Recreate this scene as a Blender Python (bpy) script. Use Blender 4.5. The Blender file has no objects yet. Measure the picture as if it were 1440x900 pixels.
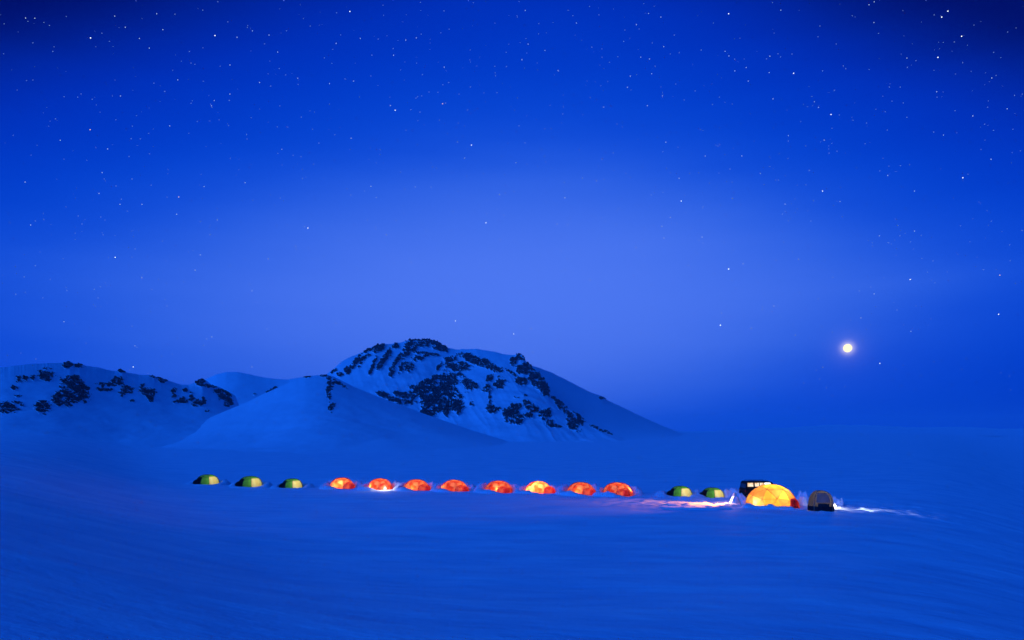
import bpy, bmesh, math, random
import numpy as np
from mathutils import Vector, Matrix
R = math.radians
random.seed(7)
S = bpy.context.scene
COL = S.collection

# ------------------------------------------------------------------ camera
CAMZ, HOR, FX = 7.5, 605.0, 960.0       # eye height (m), picture row of the eye level, focal length in photo pixels
cam = bpy.data.objects.new('camera', bpy.data.cameras.new('camera'))
COL.objects.link(cam)
cam.location = (0, 0, CAMZ)
cam.rotation_euler = (R(90), 0, 0)
cam.data.sensor_width = 36
cam.data.lens = 24
cam.data.shift_y = (HOR - 450) / 1440
cam.data.clip_start = 0.5
cam.data.clip_end = 60000
S.camera = cam
S.view_settings.view_transform = 'Standard'
S.view_settings.look = 'None'
S.view_settings.exposure = 0
S.view_settings.gamma = 1
S.cycles.use_denoising = True
S.cycles.denoiser = 'OPENIMAGEDENOISE'
S.cycles.denoising_input_passes = 'RGB_ALBEDO_NORMAL'
S.cycles.denoising_prefilter = 'ACCURATE'
S.cycles.max_bounces = 8
S.cycles.diffuse_bounces = 4
S.cycles.volume_bounces = 1
S.cycles.sample_clamp_indirect = 2.0
S.cycles.use_light_tree = True

def at(px, py, Y):
    return Vector(((px - 720) / FX * Y, Y, CAMZ + (HOR - py) / FX * Y))
def gy(py):                               # distance of flat ground seen at a picture row
    return CAMZ * FX / (py - HOR)
def gp(px, py):
    Y = gy(py)
    return Vector(((px - 720) / FX * Y, Y, 0))
def lin(r, g, b):
    f = lambda v: (v / 255 / 12.92) if v <= 10 else (((v / 255) + .055) / 1.055) ** 2.4
    return (f(r), f(g), f(b), 1)

# ------------------------------------------------------------------ noise
def _h(ix, iy, s):
    n = (ix.astype(np.int64) * 374761393 + iy.astype(np.int64) * 668265263 + s * 974711) & 0xffffffff
    n = ((n ^ (n >> 13)) * 1274126177) & 0xffffffff
    n = (n ^ (n >> 16)) & 0xffffffff
    return n / 4294967295.0
def vnoise(x, y, s=0):
    ix, iy = np.floor(x), np.floor(y)
    fx, fy = x - ix, y - iy
    fx = fx * fx * fx * (fx * (fx * 6 - 15) + 10); fy = fy * fy * fy * (fy * (fy * 6 - 15) + 10)
    a = _h(ix, iy, s); b = _h(ix + 1, iy, s); c = _h(ix, iy + 1, s); d = _h(ix + 1, iy + 1, s)
    return (a * (1 - fx) + b * fx) * (1 - fy) + (c * (1 - fx) + d * fx) * fy
def fbm(x, y, s=0, o=4, g=.5):
    t = 0; a = 1; n = 0
    x = np.asarray(x, float); y = np.asarray(y, float)
    for k in range(o):
        t = t + a * vnoise(x * 2 ** k + 17.3 * k, y * 2 ** k - 9.1 * k, s + k); n += a; a *= g
    return t / n
def sstep(a, b, x):
    t = np.clip((x - a) / (b - a), 0, 1)
    return t * t * (3 - 2 * t)

# ------------------------------------------------------------------ object helpers
def obj(name, mesh, mats, parent=None, loc=None, smooth=True):
    o = bpy.data.objects.new(name, mesh)
    COL.objects.link(o)
    if not isinstance(mats, (list, tuple)): mats = [mats]
    for m in mats: mesh.materials.append(m)
    if parent: o.parent = parent
    if loc is not None: o.location = loc
    if smooth and len(mesh.polygons):
        mesh.polygons.foreach_set('use_smooth', [True] * len(mesh.polygons))
    return o
def frombm(bm, name='m'):
    me = bpy.data.meshes.new(name); bm.to_mesh(me); bm.free(); return me
def pydata(v, f, name='m'):
    me = bpy.data.meshes.new(name); me.from_pydata([tuple(p) for p in v], [], f); me.update(); return me
def gridmesh(P, name='m', wrap=False):    # P: (n, m, 3)
    n, m = P.shape[:2]
    me = bpy.data.meshes.new(name)
    idx = np.arange(n * m).reshape(n, m)
    if wrap: idx = np.vstack([idx, idx[:1]])
    q = np.stack([idx[:-1, :-1], idx[1:, :-1], idx[1:, 1:], idx[:-1, 1:]], -1).reshape(-1, 4)
    me.vertices.add(n * m); me.vertices.foreach_set('co', P.reshape(-1).astype(np.float32))
    me.loops.add(q.size); me.loops.foreach_set('vertex_index', q.reshape(-1).astype(np.int32))
    me.polygons.add(len(q)); me.polygons.foreach_set('loop_start', (np.arange(len(q)) * 4).astype(np.int32))
    me.update(calc_edges=True); me.validate()
    return me
def tag(o, label=None, cat=None, group=None, kind=None):
    if label: o['label'] = label
    if cat: o['category'] = cat
    if group: o['group'] = group
    if kind: o['kind'] = kind
    return o
def empty(name, loc, rz=0):
    o = bpy.data.objects.new(name, None); COL.objects.link(o)
    o.location = loc; o.rotation_euler = (0, 0, rz); o.empty_display_size = .3
    return o
def copy_tree(o, parent=None):
    c = o.copy(); COL.objects.link(c)
    if parent: c.parent = parent
    for ch in list(o.children): copy_tree(ch, c)
    return c
def tube(pts, r, n=6):
    pts = [Vector(p) for p in pts]
    v, f = [], []
    for i, p in enumerate(pts):
        t = (pts[min(i + 1, len(pts) - 1)] - pts[max(i - 1, 0)]).normalized()
        a = t.cross(Vector((0, 0, 1)) if abs(t.z) < .95 else Vector((1, 0, 0))).normalized(); b = t.cross(a)
        for k in range(n):
            w = 2 * math.pi * k / n
            v.append(p + (a * math.cos(w) + b * math.sin(w)) * r)
    for i in range(len(pts) - 1):
        for k in range(n):
            f.append((i * n + k, i * n + (k + 1) % n, (i + 1) * n + (k + 1) % n, (i + 1) * n + k))
    f.append(tuple(range(n))[::-1]); f.append(tuple((len(pts) - 1) * n + k for k in range(n)))
    return v, f
def box_bm(bm, c, s, bev=0.0):
    r = bmesh.ops.create_cube(bm, size=1)
    bmesh.ops.scale(bm, vec=s, verts=r['verts']); bmesh.ops.translate(bm, vec=c, verts=r['verts'])
    if bev:
        es = list({e for v in r['verts'] for e in v.link_edges})
        bmesh.ops.bevel(bm, geom=es, offset=bev, segments=2, affect='EDGES', profile=.5)

# ------------------------------------------------------------------ materials
class NT:
    def __init__(s, tree): s.t = tree; s.n = tree.nodes; s.l = tree.links
    def add(s, typ, **kw):
        n = s.n.new(typ)
        for k, v in kw.items(): setattr(n, k, v)
        return n
    def val(s, sock, v):
        if hasattr(v, 'is_output'): s.l.new(v, sock)
        else: sock.default_value = v
    def math(s, op, a, b=0.0, clamp=False):
        n = s.add('ShaderNodeMath', operation=op, use_clamp=clamp)
        s.val(n.inputs[0], a); s.val(n.inputs[1], b); return n.outputs[0]
    def mix(s, f, a, b, typ='MIX'):
        n = s.add('ShaderNodeMix', data_type='RGBA', blend_type=typ)
        s.val(n.inputs[0], f); s.val(n.inputs[6], a); s.val(n.inputs[7], b); return n.outputs[2]
    def ramp(s, f, stops, interp='LINEAR'):
        n = s.add('ShaderNodeValToRGB'); cr = n.color_ramp; cr.interpolation = interp
        while len(cr.elements) < len(stops): cr.elements.new(.5)
        for e, (p, c) in zip(cr.elements, stops): e.position = p; e.color = c
        s.val(n.inputs[0], f); return n.outputs[0]
    def noise(s, vec, scale, detail=4, rough=.55):
        n = s.add('ShaderNodeTexNoise'); n.inputs['Scale'].default_value = scale
        n.inputs['Detail'].default_value = detail; n.inputs['Roughness'].default_value = rough
        if vec is not None: s.l.new(vec, n.inputs['Vector'])
        return n.outputs['Fac']
    def bump(s, h, strength, dist):
        n = s.add('ShaderNodeBump'); n.inputs['Strength'].default_value = strength; n.inputs['Distance'].default_value = dist
        s.l.new(h, n.inputs['Height']); return n.outputs[0]
def newmat(name):
    m = bpy.data.materials.new(name); m.use_nodes = True
    nt = NT(m.node_tree); nt.n.clear(); out = nt.add('ShaderNodeOutputMaterial')
    return m, nt, out
def principled(name, col, rough=.5, metal=0.0, var=.12, scale=8.0):
    m, nt, out = newmat(name)
    p = nt.add('ShaderNodeBsdfPrincipled'); p.inputs['Roughness'].default_value = rough; p.inputs['Metallic'].default_value = metal
    if rough > .5: p.inputs['Specular IOR Level'].default_value = .08
    tc = nt.add('ShaderNodeTexCoord')
    n = nt.noise(tc.outputs['Object'], scale)
    a = tuple(c * (1 - var) for c in col[:3]) + (1,); b = tuple(min(1, c * (1 + var)) for c in col[:3]) + (1,)
    nt.l.new(nt.mix(n, a, b), p.inputs['Base Color'])
    nt.l.new(p.outputs[0], out.inputs[0]); return m
def emit(name, col, strength, sampled=False):
    m, nt, out = newmat(name)
    e = nt.add('ShaderNodeEmission'); e.inputs[0].default_value = col; e.inputs[1].default_value = strength
    nt.l.new(e.outputs[0], out.inputs[0])
    if not sampled: m.cycles.emission_sampling = 'NONE'
    return m

SNOW = (.80, .86, .93, 1)
def snow_material(name, rock=False, ground=False):
    m, nt, out = newmat(name)
    p = nt.add('ShaderNodeBsdfPrincipled'); p.inputs['Roughness'].default_value = .75
    p.inputs['Specular IOR Level'].default_value = .15
    tc = nt.add('ShaderNodeTexCoord'); g = nt.add('ShaderNodeNewGeometry')
    pos = g.outputs['Position']
    if ground:
        mp = nt.add('ShaderNodeMapping'); mp.inputs['Scale'].default_value = (.16, .55, .5); mp.inputs['Rotation'].default_value = (0, 0, R(-12))
        nt.l.new(pos, mp.inputs[0])
        streak = nt.noise(mp.outputs[0], 1.0, 6, .6)
        crust = nt.ramp(streak, [(.34, (.68, .77, .87, 1)), (.5, SNOW), (.64, (.90, .94, .98, 1))])
        fine = nt.noise(pos, 3.0, 5, .65)
        h = nt.math('ADD', nt.math('MULTIPLY', streak, 1.0), nt.math('MULTIPLY', fine, .12))
        nt.l.new(crust, p.inputs['Base Color'])
        nt.l.new(nt.bump(h, .6, .5), p.inputs['Normal'])
    elif rock:
        at_ = nt.add('ShaderNodeAttribute'); at_.attribute_name = 'rock'
        n1 = nt.noise(pos, .22, 6, .65)
        rc = nt.ramp(n1, [(.3, (.006, .006, .006, 1)), (.52, (.022, .020, .018, 1)), (.58, (.06, .06, .06, 1)), (.66, (.5, .54, .58, 1))])
        f = nt.math('ADD', at_.outputs['Fac'], nt.math('MULTIPLY', nt.math('SUBTRACT', n1, .5), .5))
        f = nt.ramp(f, [(.36, (0, 0, 0, 1)), (.58, (1, 1, 1, 1))])
        f2 = nt.math('MULTIPLY', f, at_.outputs['Alpha'])
        sn = nt.mix(nt.noise(pos, .05, 5), (.74, .81, .89, 1), (.86, .9, .95, 1))
        nt.l.new(nt.mix(f, sn, rc), p.inputs['Base Color'])
        h = nt.math('ADD', nt.math('MULTIPLY', n1, nt.math('MULTIPLY', f, 3.0)), nt.math('MULTIPLY', nt.noise(pos, .09, 5), .8))
        nt.l.new(nt.bump(h, .6, 1.5), p.inputs['Normal'])
    else:
        n1 = nt.noise(pos, 2.2, 6, .65)
        nt.l.new(nt.mix(n1, (.72, .79, .87, 1), (.9, .93, .97, 1)), p.inputs['Base Color'])
        nt.l.new(nt.bump(n1, .8, .25), p.inputs['Normal'])
    nt.l.new(p.outputs[0], out.inputs[0]); return m

M_GROUND = snow_material('snow_ground', ground=True)
M_MOUNT = snow_material('snow_and_rock', rock=True)
M_BANK = snow_material('dug_snow')

def fabric(name, col, col2, trans=.6, scale=5.0, dark=.5, gain=1.0):
    """thin tent cloth: translucent and diffuse, with random darker patches"""
    m, nt, out = newmat(name)
    tc = nt.add('ShaderNodeTexCoord'); o = tc.outputs['Object']
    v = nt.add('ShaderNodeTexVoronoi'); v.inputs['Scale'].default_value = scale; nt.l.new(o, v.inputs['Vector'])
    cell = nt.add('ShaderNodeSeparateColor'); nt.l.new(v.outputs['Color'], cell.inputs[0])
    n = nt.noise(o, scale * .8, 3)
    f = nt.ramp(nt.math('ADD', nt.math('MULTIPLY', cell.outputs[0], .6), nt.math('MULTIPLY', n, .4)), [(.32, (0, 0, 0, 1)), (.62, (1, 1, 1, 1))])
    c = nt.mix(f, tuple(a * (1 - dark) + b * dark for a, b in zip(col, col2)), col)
    d = nt.add('ShaderNodeBsdfDiffuse'); t = nt.add('ShaderNodeBsdfTranslucent')
    nt.l.new(c, d.inputs[0]); nt.l.new(c, t.inputs[0])
    mx = nt.add('ShaderNodeMixShader'); mx.inputs[0].default_value = trans
    nt.l.new(d.outputs[0], mx.inputs[1]); nt.l.new(t.outputs[0], mx.inputs[2])
    nt.l.new(mx.outputs[0], out.inputs[0]); return m

# ------------------------------------------------------------------ sky
W = bpy.data.worlds.new('World'); S.world = W; W.use_nodes = True
nt = NT(W.node_tree); nt.n.clear()
wo = nt.add('ShaderNodeOutputWorld'); bg = nt.add('ShaderNodeBackground')
SUN_AZ, SUN_EL = R(-135), R(22)           # twilight glow behind the camera; azimuth from +Y towards +X
sky = nt.add('ShaderNodeTexSky'); sky.sky_type = 'NISHITA'; sky.sun_disc = False
sky.sun_elevation = R(-2); sky.sun_rotation = SUN_AZ; sky.altitude = 900
tc = nt.add('ShaderNodeTexCoord'); sp = nt.add('ShaderNodeSeparateXYZ'); nt.l.new(tc.outputs['Generated'], sp.inputs[0])
az = nt.math('ARCTAN2', sp.outputs[0], sp.outputs[1])
el = nt.math('ARCSINE', sp.outputs[2])
A0, E0 = math.atan((745 - 720) / FX), math.atan((HOR - 425) / FX)
da = nt.math('DIVIDE', nt.math('SUBTRACT', az, A0), R(85))
da = nt.math('MULTIPLY', da, nt.math('ADD', 1.0, nt.math('MULTIPLY', nt.math('GREATER_THAN', da, 0.0), .13)))
de = nt.math('DIVIDE', nt.math('SUBTRACT', el, E0), R(26))
# the band at the horizon darkens faster than the upper sky
de = nt.math('MULTIPLY', de, nt.math('ADD', 1.0, nt.math('MULTIPLY', nt.math('LESS_THAN', de, 0.0), -.12)))
rr = nt.math('SQRT', nt.math('ADD', nt.math('MULTIPLY', da, da), nt.math('MULTIPLY', de, de)))
up = nt.math('MAXIMUM', de, 0.0)
rr = nt.math('ADD', rr, nt.math('MULTIPLY', nt.math('MULTIPLY', nt.math('MULTIPLY', da, da), up), 3.2))  # darkens the upper corners like lens falloff, put into the sky colour
rr = nt.math('ADD', rr, nt.math('MULTIPLY', nt.math('MULTIPLY', nt.math('MAXIMUM', da, 0.0), nt.math('MAXIMUM', nt.math('MULTIPLY', de, -1.0), 0.0)), 1.3))
# soft unevenness of thin high cloud
cl = nt.add('ShaderNodeMapping'); cl.inputs['Scale'].default_value = (2.2, 2.2, 14); nt.l.new(tc.outputs['Generated'], cl.inputs[0])
cn = nt.noise(cl.outputs[0], 1.6, 4, .5)
rr = nt.math('ADD', rr, nt.math('MULTIPLY', nt.math('SUBTRACT', cn, .5), .06))
P_ = [(0.0, (80, 123, 243)), (.13, (78, 121, 241)), (.25, (67, 113, 236)), (.37, (42, 96, 226)), (.48, (14, 76, 216)), (.64, (0, 60, 202)), (.83, (0, 45, 183)),
      (.95, (0, 35, 158)), (1.06, (0, 19, 122)), (1.16, (0, 3, 92)), (1.3, (0, 3, 90)), (1.6, (0, 48, 160))]
grad = nt.ramp(nt.math('DIVIDE', rr, 2.0), [(p / 2, lin(*c)) for p, c in P_], 'B_SPLINE')
# twilight still glows behind the camera to one side, night stands on the other
sw = nt.math('ADD', nt.math('MULTIPLY', nt.math('COSINE', nt.math('SUBTRACT', az, SUN_AZ)), .5), .5)
sw = nt.math('ADD', nt.math('MULTIPLY', sw, nt.math('COSINE', el)), nt.math('MULTIPLY', nt.math('SUBTRACT', 1.0, nt.math('COSINE', el)), .5))
rear = nt.ramp(sw, [(0.0, lin(0, 14, 92)), (.5, lin(0, 50, 158)), (1.0, lin(0, 84, 206))])
rf = nt.math('DIVIDE', nt.math('SUBTRACT', rr, 1.3), .5, clamp=True)
grad = nt.mix(rf, grad, rear)
# the moon's aureole in the thin haze
MOON_D = (Vector(((1192 - 720) / FX, 1, (HOR - 489.5) / FX))).normalized()
vm = nt.add('ShaderNodeVectorMath', operation='DOT_PRODUCT'); nt.l.new(tc.outputs['Generated'], vm.inputs[0]); vm.inputs[1].default_value = MOON_D
ang = nt.math('ARCCOSINE', nt.math('MINIMUM', vm.outputs['Value'], 1.0))
core = nt.math('POWER', 2.718, nt.math('MULTIPLY', nt.math('POWER', nt.math('DIVIDE', ang, R(.45)), 2.5), -1.0))
halo = nt.math('POWER', 2.718, nt.math('MULTIPLY', nt.math('POWER', nt.math('DIVIDE', ang, R(.7)), 1.3), -1.0))
wide = nt.math('POWER', 2.718, nt.math('MULTIPLY', nt.math('DIVIDE', ang, R(3.0)), -1.0))
hal = nt.math('ADD', nt.math('MULTIPLY', core, .55), nt.math('ADD', nt.math('MULTIPLY', halo, .11), nt.math('MULTIPLY', wide, .008)))
hcol = nt.mix(1.0, (1.0, .85, .5, 1), hal, 'MULTIPLY')
tot = nt.mix(1.0, grad, hcol, 'ADD')
nis = nt.mix(1.0, sky.outputs[0], (.002, .012, .08, 1), 'MULTIPLY')
tot = nt.mix(1.0, tot, nis, 'ADD')
nt.l.new(tot, bg.inputs[0]); bg.inputs[1].default_value = 1.0
nt.l.new(bg.outputs[0], wo.inputs[0])

sun = bpy.data.objects.new('twilight_sun', bpy.data.lights.new('twilight_sun', 'SUN')); COL.objects.link(sun)
sun.data.energy = 2.0; sun.data.angle = R(28); sun.data.color = (.012, .165, 1.0)
d = Vector((math.sin(SUN_AZ) * math.cos(SUN_EL), math.cos(SUN_AZ) * math.cos(SUN_EL), math.sin(SUN_EL)))
sun.rotation_euler = (-d).to_track_quat('-Z', 'Y').to_euler()

# ------------------------------------------------------------------ ground
def sp_(x): return np.where(x > 30, x, np.log1p(np.exp(np.minimum(x, 30))))
def gz(x, y):
    x = np.asarray(x, float); y = np.asarray(y, float)
    z = 2.6 * np.exp(-np.clip(y, 0, None) ** 2 / 26 ** 2)  # knoll sloped away from the sun so the near snow turns darker
    ya = np.maximum(y, 20)
    z = z + 6.5 * np.tanh(sp_((-x - .60 * ya + 5) / 4) * 4 * .32 / 6.5)  # left side shaped to tilt from the sun and darken that edge
    z = z - 14 * np.tanh(sp_((x - .64 * ya + 1) / 4) * 4 * .30 / 14)  # right side shaped to fall away and darken likewise
    z = z + (fbm(x / 60, y / 90, 3, 2) - .5) * .5 * sstep(15, 60, y)
    z = z + (fbm(x / 7, y / 3.2, 5, 4) - .5) * .20 + (fbm(x / 24, y / 8, 15, 3) - .5) * .35
    # churned snow round the camp
    camp = np.exp(-(((x - 27) / 17) ** 4 + ((y - 70) / 8) ** 4))
    z = z + camp * (fbm(x / .9, y / .7, 9, 4, .6) - .5) * .55
    return z
def axis(fine0, fine1, step, lo, hi, g=1.09):
    a = list(np.arange(fine0, fine1 + 1e-6, step)); s = step
    while a[-1] < hi: s *= g; a.append(a[-1] + s)
    s = step
    while a[0] > lo: s *= g; a.insert(0, a[0] - s)
    return np.array(a)
xs = axis(-50, 50, .22, -4000, 4000); ys = axis(20, 95, .2, -250, 6000)
X, Y = np.meshgrid(xs, ys, indexing='ij')
ground = obj('snow_ground', gridmesh(np.stack([X, Y, gz(X, Y)], -1)), M_GROUND)
tag(ground, 'flat blue snowfield with faint wind streaks under the whole camp', 'snow', kind='structure')

# ------------------------------------------------------------------ hills
def lerp_tab(tab, u):
    tab = np.array(tab, float); return np.interp(u, tab[:, 0], tab[:, 1])
def smooth1(a, k):
    w = np.ones(2 * k + 1) / (2 * k + 1); p = np.pad(a, k, mode='edge'); return np.convolve(p, w, 'valid')
def rocks_field(px, py, blobs, seed):
    b = np.full(px.shape, -1.0)
    for bl in blobs:
        cx, cy, rx, ry = bl[:4]; rot = R(bl[4]) if len(bl) > 4 else 0; st = bl[5] if len(bl) > 5 else 1
        dx, dy = px - cx, py - cy
        u = (dx * math.cos(rot) - dy * math.sin(rot)) / (rx * 1.14); v = (dx * math.sin(rot) + dy * math.cos(rot)) / (ry * 1.14)
        q = np.sqrt(u * u + v * v)
        b = np.maximum(b, (1.05 - q) * (.55 + .45 * st) - (1 - st) * .22)
    b = np.minimum(b, .36)
    n = fbm(px / 9, py / 5, seed, 5, .62) - .5
    n2 = fbm(px / 3.2, py / 2.4, seed + 31, 3, .6) - .5
    ledge = fbm(px / 14 + py / 9, py / 1.7, seed + 57, 3, .6) - .5
    v1 = np.exp(-((fbm(px / 10 + py / 14, py / 4.2 - px / 26, seed + 71, 3, .55) - .5) / .030) ** 2)
    v2 = np.exp(-((fbm(px / 5.0 - py / 16, py / 11, seed + 83, 3, .55) - .5) / .030) ** 2)
    b = np.minimum(b, .36)
    return sstep(.0, .26, b * 1.15 + n * 1.35 + n2 * .9 + ledge * .7 - .42 * v1 - .34 * v2 + .06)
def hill(name, label, crest, depth, foot, blobs, seed, step=.8, rows=170, p=1.5, jag=.6, und=1.0, back=60, smoothk=2, gully=0, disp=1.0):
    u = np.arange(crest[0][0], crest[-1][0] + .01, step)
    pyc = smooth1(lerp_tab(crest, u), smoothk); Yc = smooth1(lerp_tab(depth, u), 25)
    jg = (fbm(u / 5, u * 0, seed, 4) - .5) * jag
    Yf = smooth1(lerp_tab(foot, u), 25)
    zc = CAMZ + (HOR - pyc) / FX * Yc
    zs = CAMZ + (HOR - smooth1(pyc, 40)) / FX * Yc
    t = np.linspace(0, 1, rows)[None, :]
    s = t ** 1.25
    # each column runs from the crest down to the foot along its own sight azimuth, concave like a snow slope
    Yg = Yc[:, None] + (Yf - Yc)[:, None] * s
    U = np.repeat(u[:, None], rows, 1)
    Xg = (U - 720) / FX * Yg
    zf = smooth1(gz((u - 720) / FX * Yf, Yf), 30) - 1.5
    zz = zf[:, None] + (zs - zf)[:, None] * (1 - s) ** p + (zc - zs)[:, None] * (1 - s) ** 7
    zz = zz + (jg * Yc / FX)[:, None] * (1 - s) ** 14
    und = und * np.clip((zs - zf) / 28, .04, 1)[:, None] ** 1.3
    env = np.sin(np.pi * np.clip(s, 0, 1)) ** .7
    zz = zz + env * und * (fbm(Xg / 70, Yg / 70, seed + 3, 4) - .5) * 14
    zz = zz + env * und * (fbm(Xg / 14, Yg / 22, seed + 4, 4) - .5) * 2.4
    if gully: zz = zz - env * gully * 1.0 * np.abs(fbm(U / 22 + Yg / 90, Yg / 220, seed + 8, 3) - .5) * 22
    PY = HOR - (zz - CAMZ) / Yg * FX
    rk = rocks_field(U, PY, blobs, seed) if blobs else np.zeros_like(zz)
    rough = fbm(U / 2.6, PY / 2.6, seed + 6, 4, .65)
    zz = zz + rk * disp * (rough - .3) * 3.6 * (Yc[:, None] / 800)
    Yg2 = Yg - rk * disp * rough * 6 * (Yc[:, None] / 800)
    P = np.stack([Xg, Yg2, zz], -1)
    # far side
    nb = 14; tb = np.linspace(0, 1, nb + 1)[1:][::-1]
    Yb = Yc[:, None] + back * 4 * tb[None, :]
    zc = zz[:, 0]
    zb = zc[:, None] - (zc - zf + 3)[:, None] * tb[None, :] ** 1.15
    Pb = np.stack([(u[:, None] - 720) / FX * Yb, Yb, zb], -1)
    A = np.concatenate([Pb, P], 1)
    me = gridmesh(A[:, ::-1])
    a = np.concatenate([np.zeros((len(u), nb)), rk], 1)[:, ::-1]
    at_ = me.attributes.new('rock', 'FLOAT', 'POINT'); at_.data.foreach_set('value', a.reshape(-1).astype(np.float32))
    return tag(obj(name, me, M_MOUNT), label, 'hill', kind='structure')

LH = [(103,537,16,8),(105,553,18,12),(92,561,14,9),(85,565,6,6),(117,548,13,7),(95,513,7,4.5),(112,514.5,5,4.5),(66,527,10,8,0,.62),
 (33,533,7,4),(48,532,3,4),(23,546,4,2.5),(62,573,10,8),(12,573,14,7,0,.6),(30,567,6,4,0,.5),(165,536,8,5),(150,541,12,2.5,0,.8),(178,549,8,6),
 (143,548,12,2,0,.7),(173,522,6,2.4),(203,547,5,5),(212,553,8,6),(214,561,4,4),(221,530,9,2.6),(229,535,5,4),(245,551,5,4,0,.6),(248,557,5,3,0,.7),
 (255,564,8,5,0,.6),(270,560,4,5,0,.8),(280,569,6,5,0,.9),(288,563,3,5,0,.8),(292,577,3,3,0,.7),(262,549,3,2,0,.8),(317,557,8,7),(322,562,6,10),
 (283,537,6,5),(297,542,10,3),(309,550,8,3,0,.8),(28,557,4,2,0,.6),(186,563,3,2,0,.7)]
hill('left_hill', 'dark rounded snow hill with scattered black rock outcrops',
     [(-260,560),(-150,540),(-60,524),(0,517),(40,512),(70,510.5),(90,510),(98,508.5),(104,511),(112,511),(120,514),(140,517),(160,522),(172,520.5),(180,524),(200,527),(215,528),(228,532),(240,536),(255,540.5),(266,541),(275,537.5),(285,532.5),(292,536),(297,541),(310,545),(322,552),(331,556),(338,575),(346,600),(360,640)],
     [(-260,300),(0,340),(150,400),(330,480)], [(-260,210),(0,235),(200,275),(360,330)], LH, 11, p=1.7, und=.5, jag=1.4, smoothk=1, disp=1.0)
hill('far_ridge', 'smooth snow ridge between the dark hill and the near slope',
     [(255,560),(272,546),(290,533),(305,526),(318,523),(335,523),(350,526),(370,530.5),(390,533),(405,533.5),(420,531),(435,530),(460,540),(500,560)],
     [(255,660),(500,700)], [(255,420),(500,440)], [(360,554,5,1.3,0,.6),(382,549,9,1.2,25,.5)], 23, rows=100, p=1.5, und=.35, jag=.5)
CONE = [(464,538,5,9,0,.6),(462,555,3.5,12,5,.62),(467,572,3,8,-30,.6),(478,539,13,3.5,-25,.35),(455,528,6,1.8,0,.8),(430,529.5,7,1.2,0,.7)]
hill('near_slope', 'smooth snow cone below the rocky mountain with one thin scree band',
     [(60,668),(150,650),(200,629),(265,600),(310,581),(345,566.5),(375,552),(400,541),(415,534),(430,529.5),(445,527.5),(458,527),(468,529),(480,535),(500,545),(540,561),(600,583),(660,604),(720,622),(780,637),(840,650),(900,660),(960,668)],
     [(60,330),(265,388),(400,432),(460,450),(600,468),(760,465),(960,430)], [(60,170),(265,200),(380,195),(460,185),(700,185),(960,180)], CONE, 37, p=1.8, und=.45, jag=.7, rows=150, back=30, disp=.5)
MAIN = [(590,481,14,5),(578,488,8,8),(570,497,5,7,-30),(560,505,2.6,11,-35,.8),(551,522,3.6,8,-15),(605,483,20,3.6),(618,489,10,4,-20),
 (533,490,8,5,35),(542,502,4,11,-35),(537,511,4,8,-30),(525,514,2,13,-22,.85),(498,513,3,14,-35),(489,520,4,4,0,.8),(512,504,9,2,30,.8),(556,486,6,3,0,.8),(520,492,7,2,25,.8),
 (575,515,6,7,-30,.7),(590,504,12,3.5,15,.7),(565,517,3.5,7,-30,.7),(478,527,5,4,0,.8),(470,523,5,2,30,.8),(506,514,2,5,-30,.7),(596,497,20,2,-8,.7),
 (645,516,17,6),(634,506,9,4,0,.85),(668,507,22,5.5,-22,.85),(686,514,15,4.5,-30,.85),(617,517,2,6,-35,.7),
 (630,535,13,13),(624,548,16,8),(597,545,20,9,25),(583,555,20,7,10),(565,555,14,5,0,.75),(607,570,13,16,-35),(636,565,15,12),(656,538,8,6,0,.8),(660,546,5,8,-15,.85),(664,541,8,4,-25,.9),
 (628,577,3.5,8),(645,580,3,4),(570,566,12,4.5,0,.85),(545,558,14,3.5,-20,.7),(556,563,8,3,-20,.8),(620,530,14,3,0,.8),(650,530,10,3,-30,.8),
 (689,532,5,4),(702,540,7,6,0,.75),(684,547,6,5,25,.7),(689,560,2.6,7,0,.8),(691,575,6,6,30),(700,574,4,3),(663,568,3,3,0,.9),(719,583,11,8.5),(725,573,8,4.5,20),(731,590,6,6),
 (745,571,10,4.5,-25),(751,576,8,4,0),(765,582,8,6),(743,584,7,3,0,.9),(773,595,5,4.5,20),(782,599,6,3,0,.9),(706,536,8,2,0,.6),(727,559,4,1.5,0,.6),(739,556,3,2,0,.6),
 (722,509,5,5),(733,502,8,4.5),(738,519,12,6.5),(745,512,4,7),(752,530,8,9),(760,540,8,10),(768,547,5,8),(733,536,8,4.5,-20),(720,525,10,2,-30,.7),(700,520,8,3,-20,.7),
 (790,571,9,4,-35),(797,581,5,3,-30),(801,588,5,7,0),(806,598,7,9,35),(815,593,5,6,0,.75),(812,583,10,2.4,-40,.8),(835,600,12,2,-28,.75),(775,558,14,2,-28,.7),(856,609,8,1.6,-25,.7)]
hill('rocky_mountain', 'broad snowy mountain face broken by black cliffs and boulders',
     [(420,556),(440,542),(462,524),(470,518),(478,510),(490,503),(500,499),(510,495),(520,489.5),(528,485),(540,484),(556,483),(566,481),(573,478.5),(590,477.5),(608,478),(614,480),(620,484),(630,489),(640,491),(655,491),(670,490.5),(690,493.5),(705,497),(716,499),(724,498.5),(732,497.5),(737,501),(739,508),(745,512),(752,519),(764,530),(771,540),(775,553),(786,563),(800,574),(815,584),(830,594),(845,602),(860,609),(880,618),(900,626),(950,645),(990,658)],
     [(420,640),(500,720),(620,800),(735,780),(775,700),(860,560),(990,330)], [(420,440),(600,480),(800,410),(990,220)], MAIN, 53, step=.7, rows=230, p=1.3, und=.9, jag=1.1, smoothk=1, gully=.16)
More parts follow.
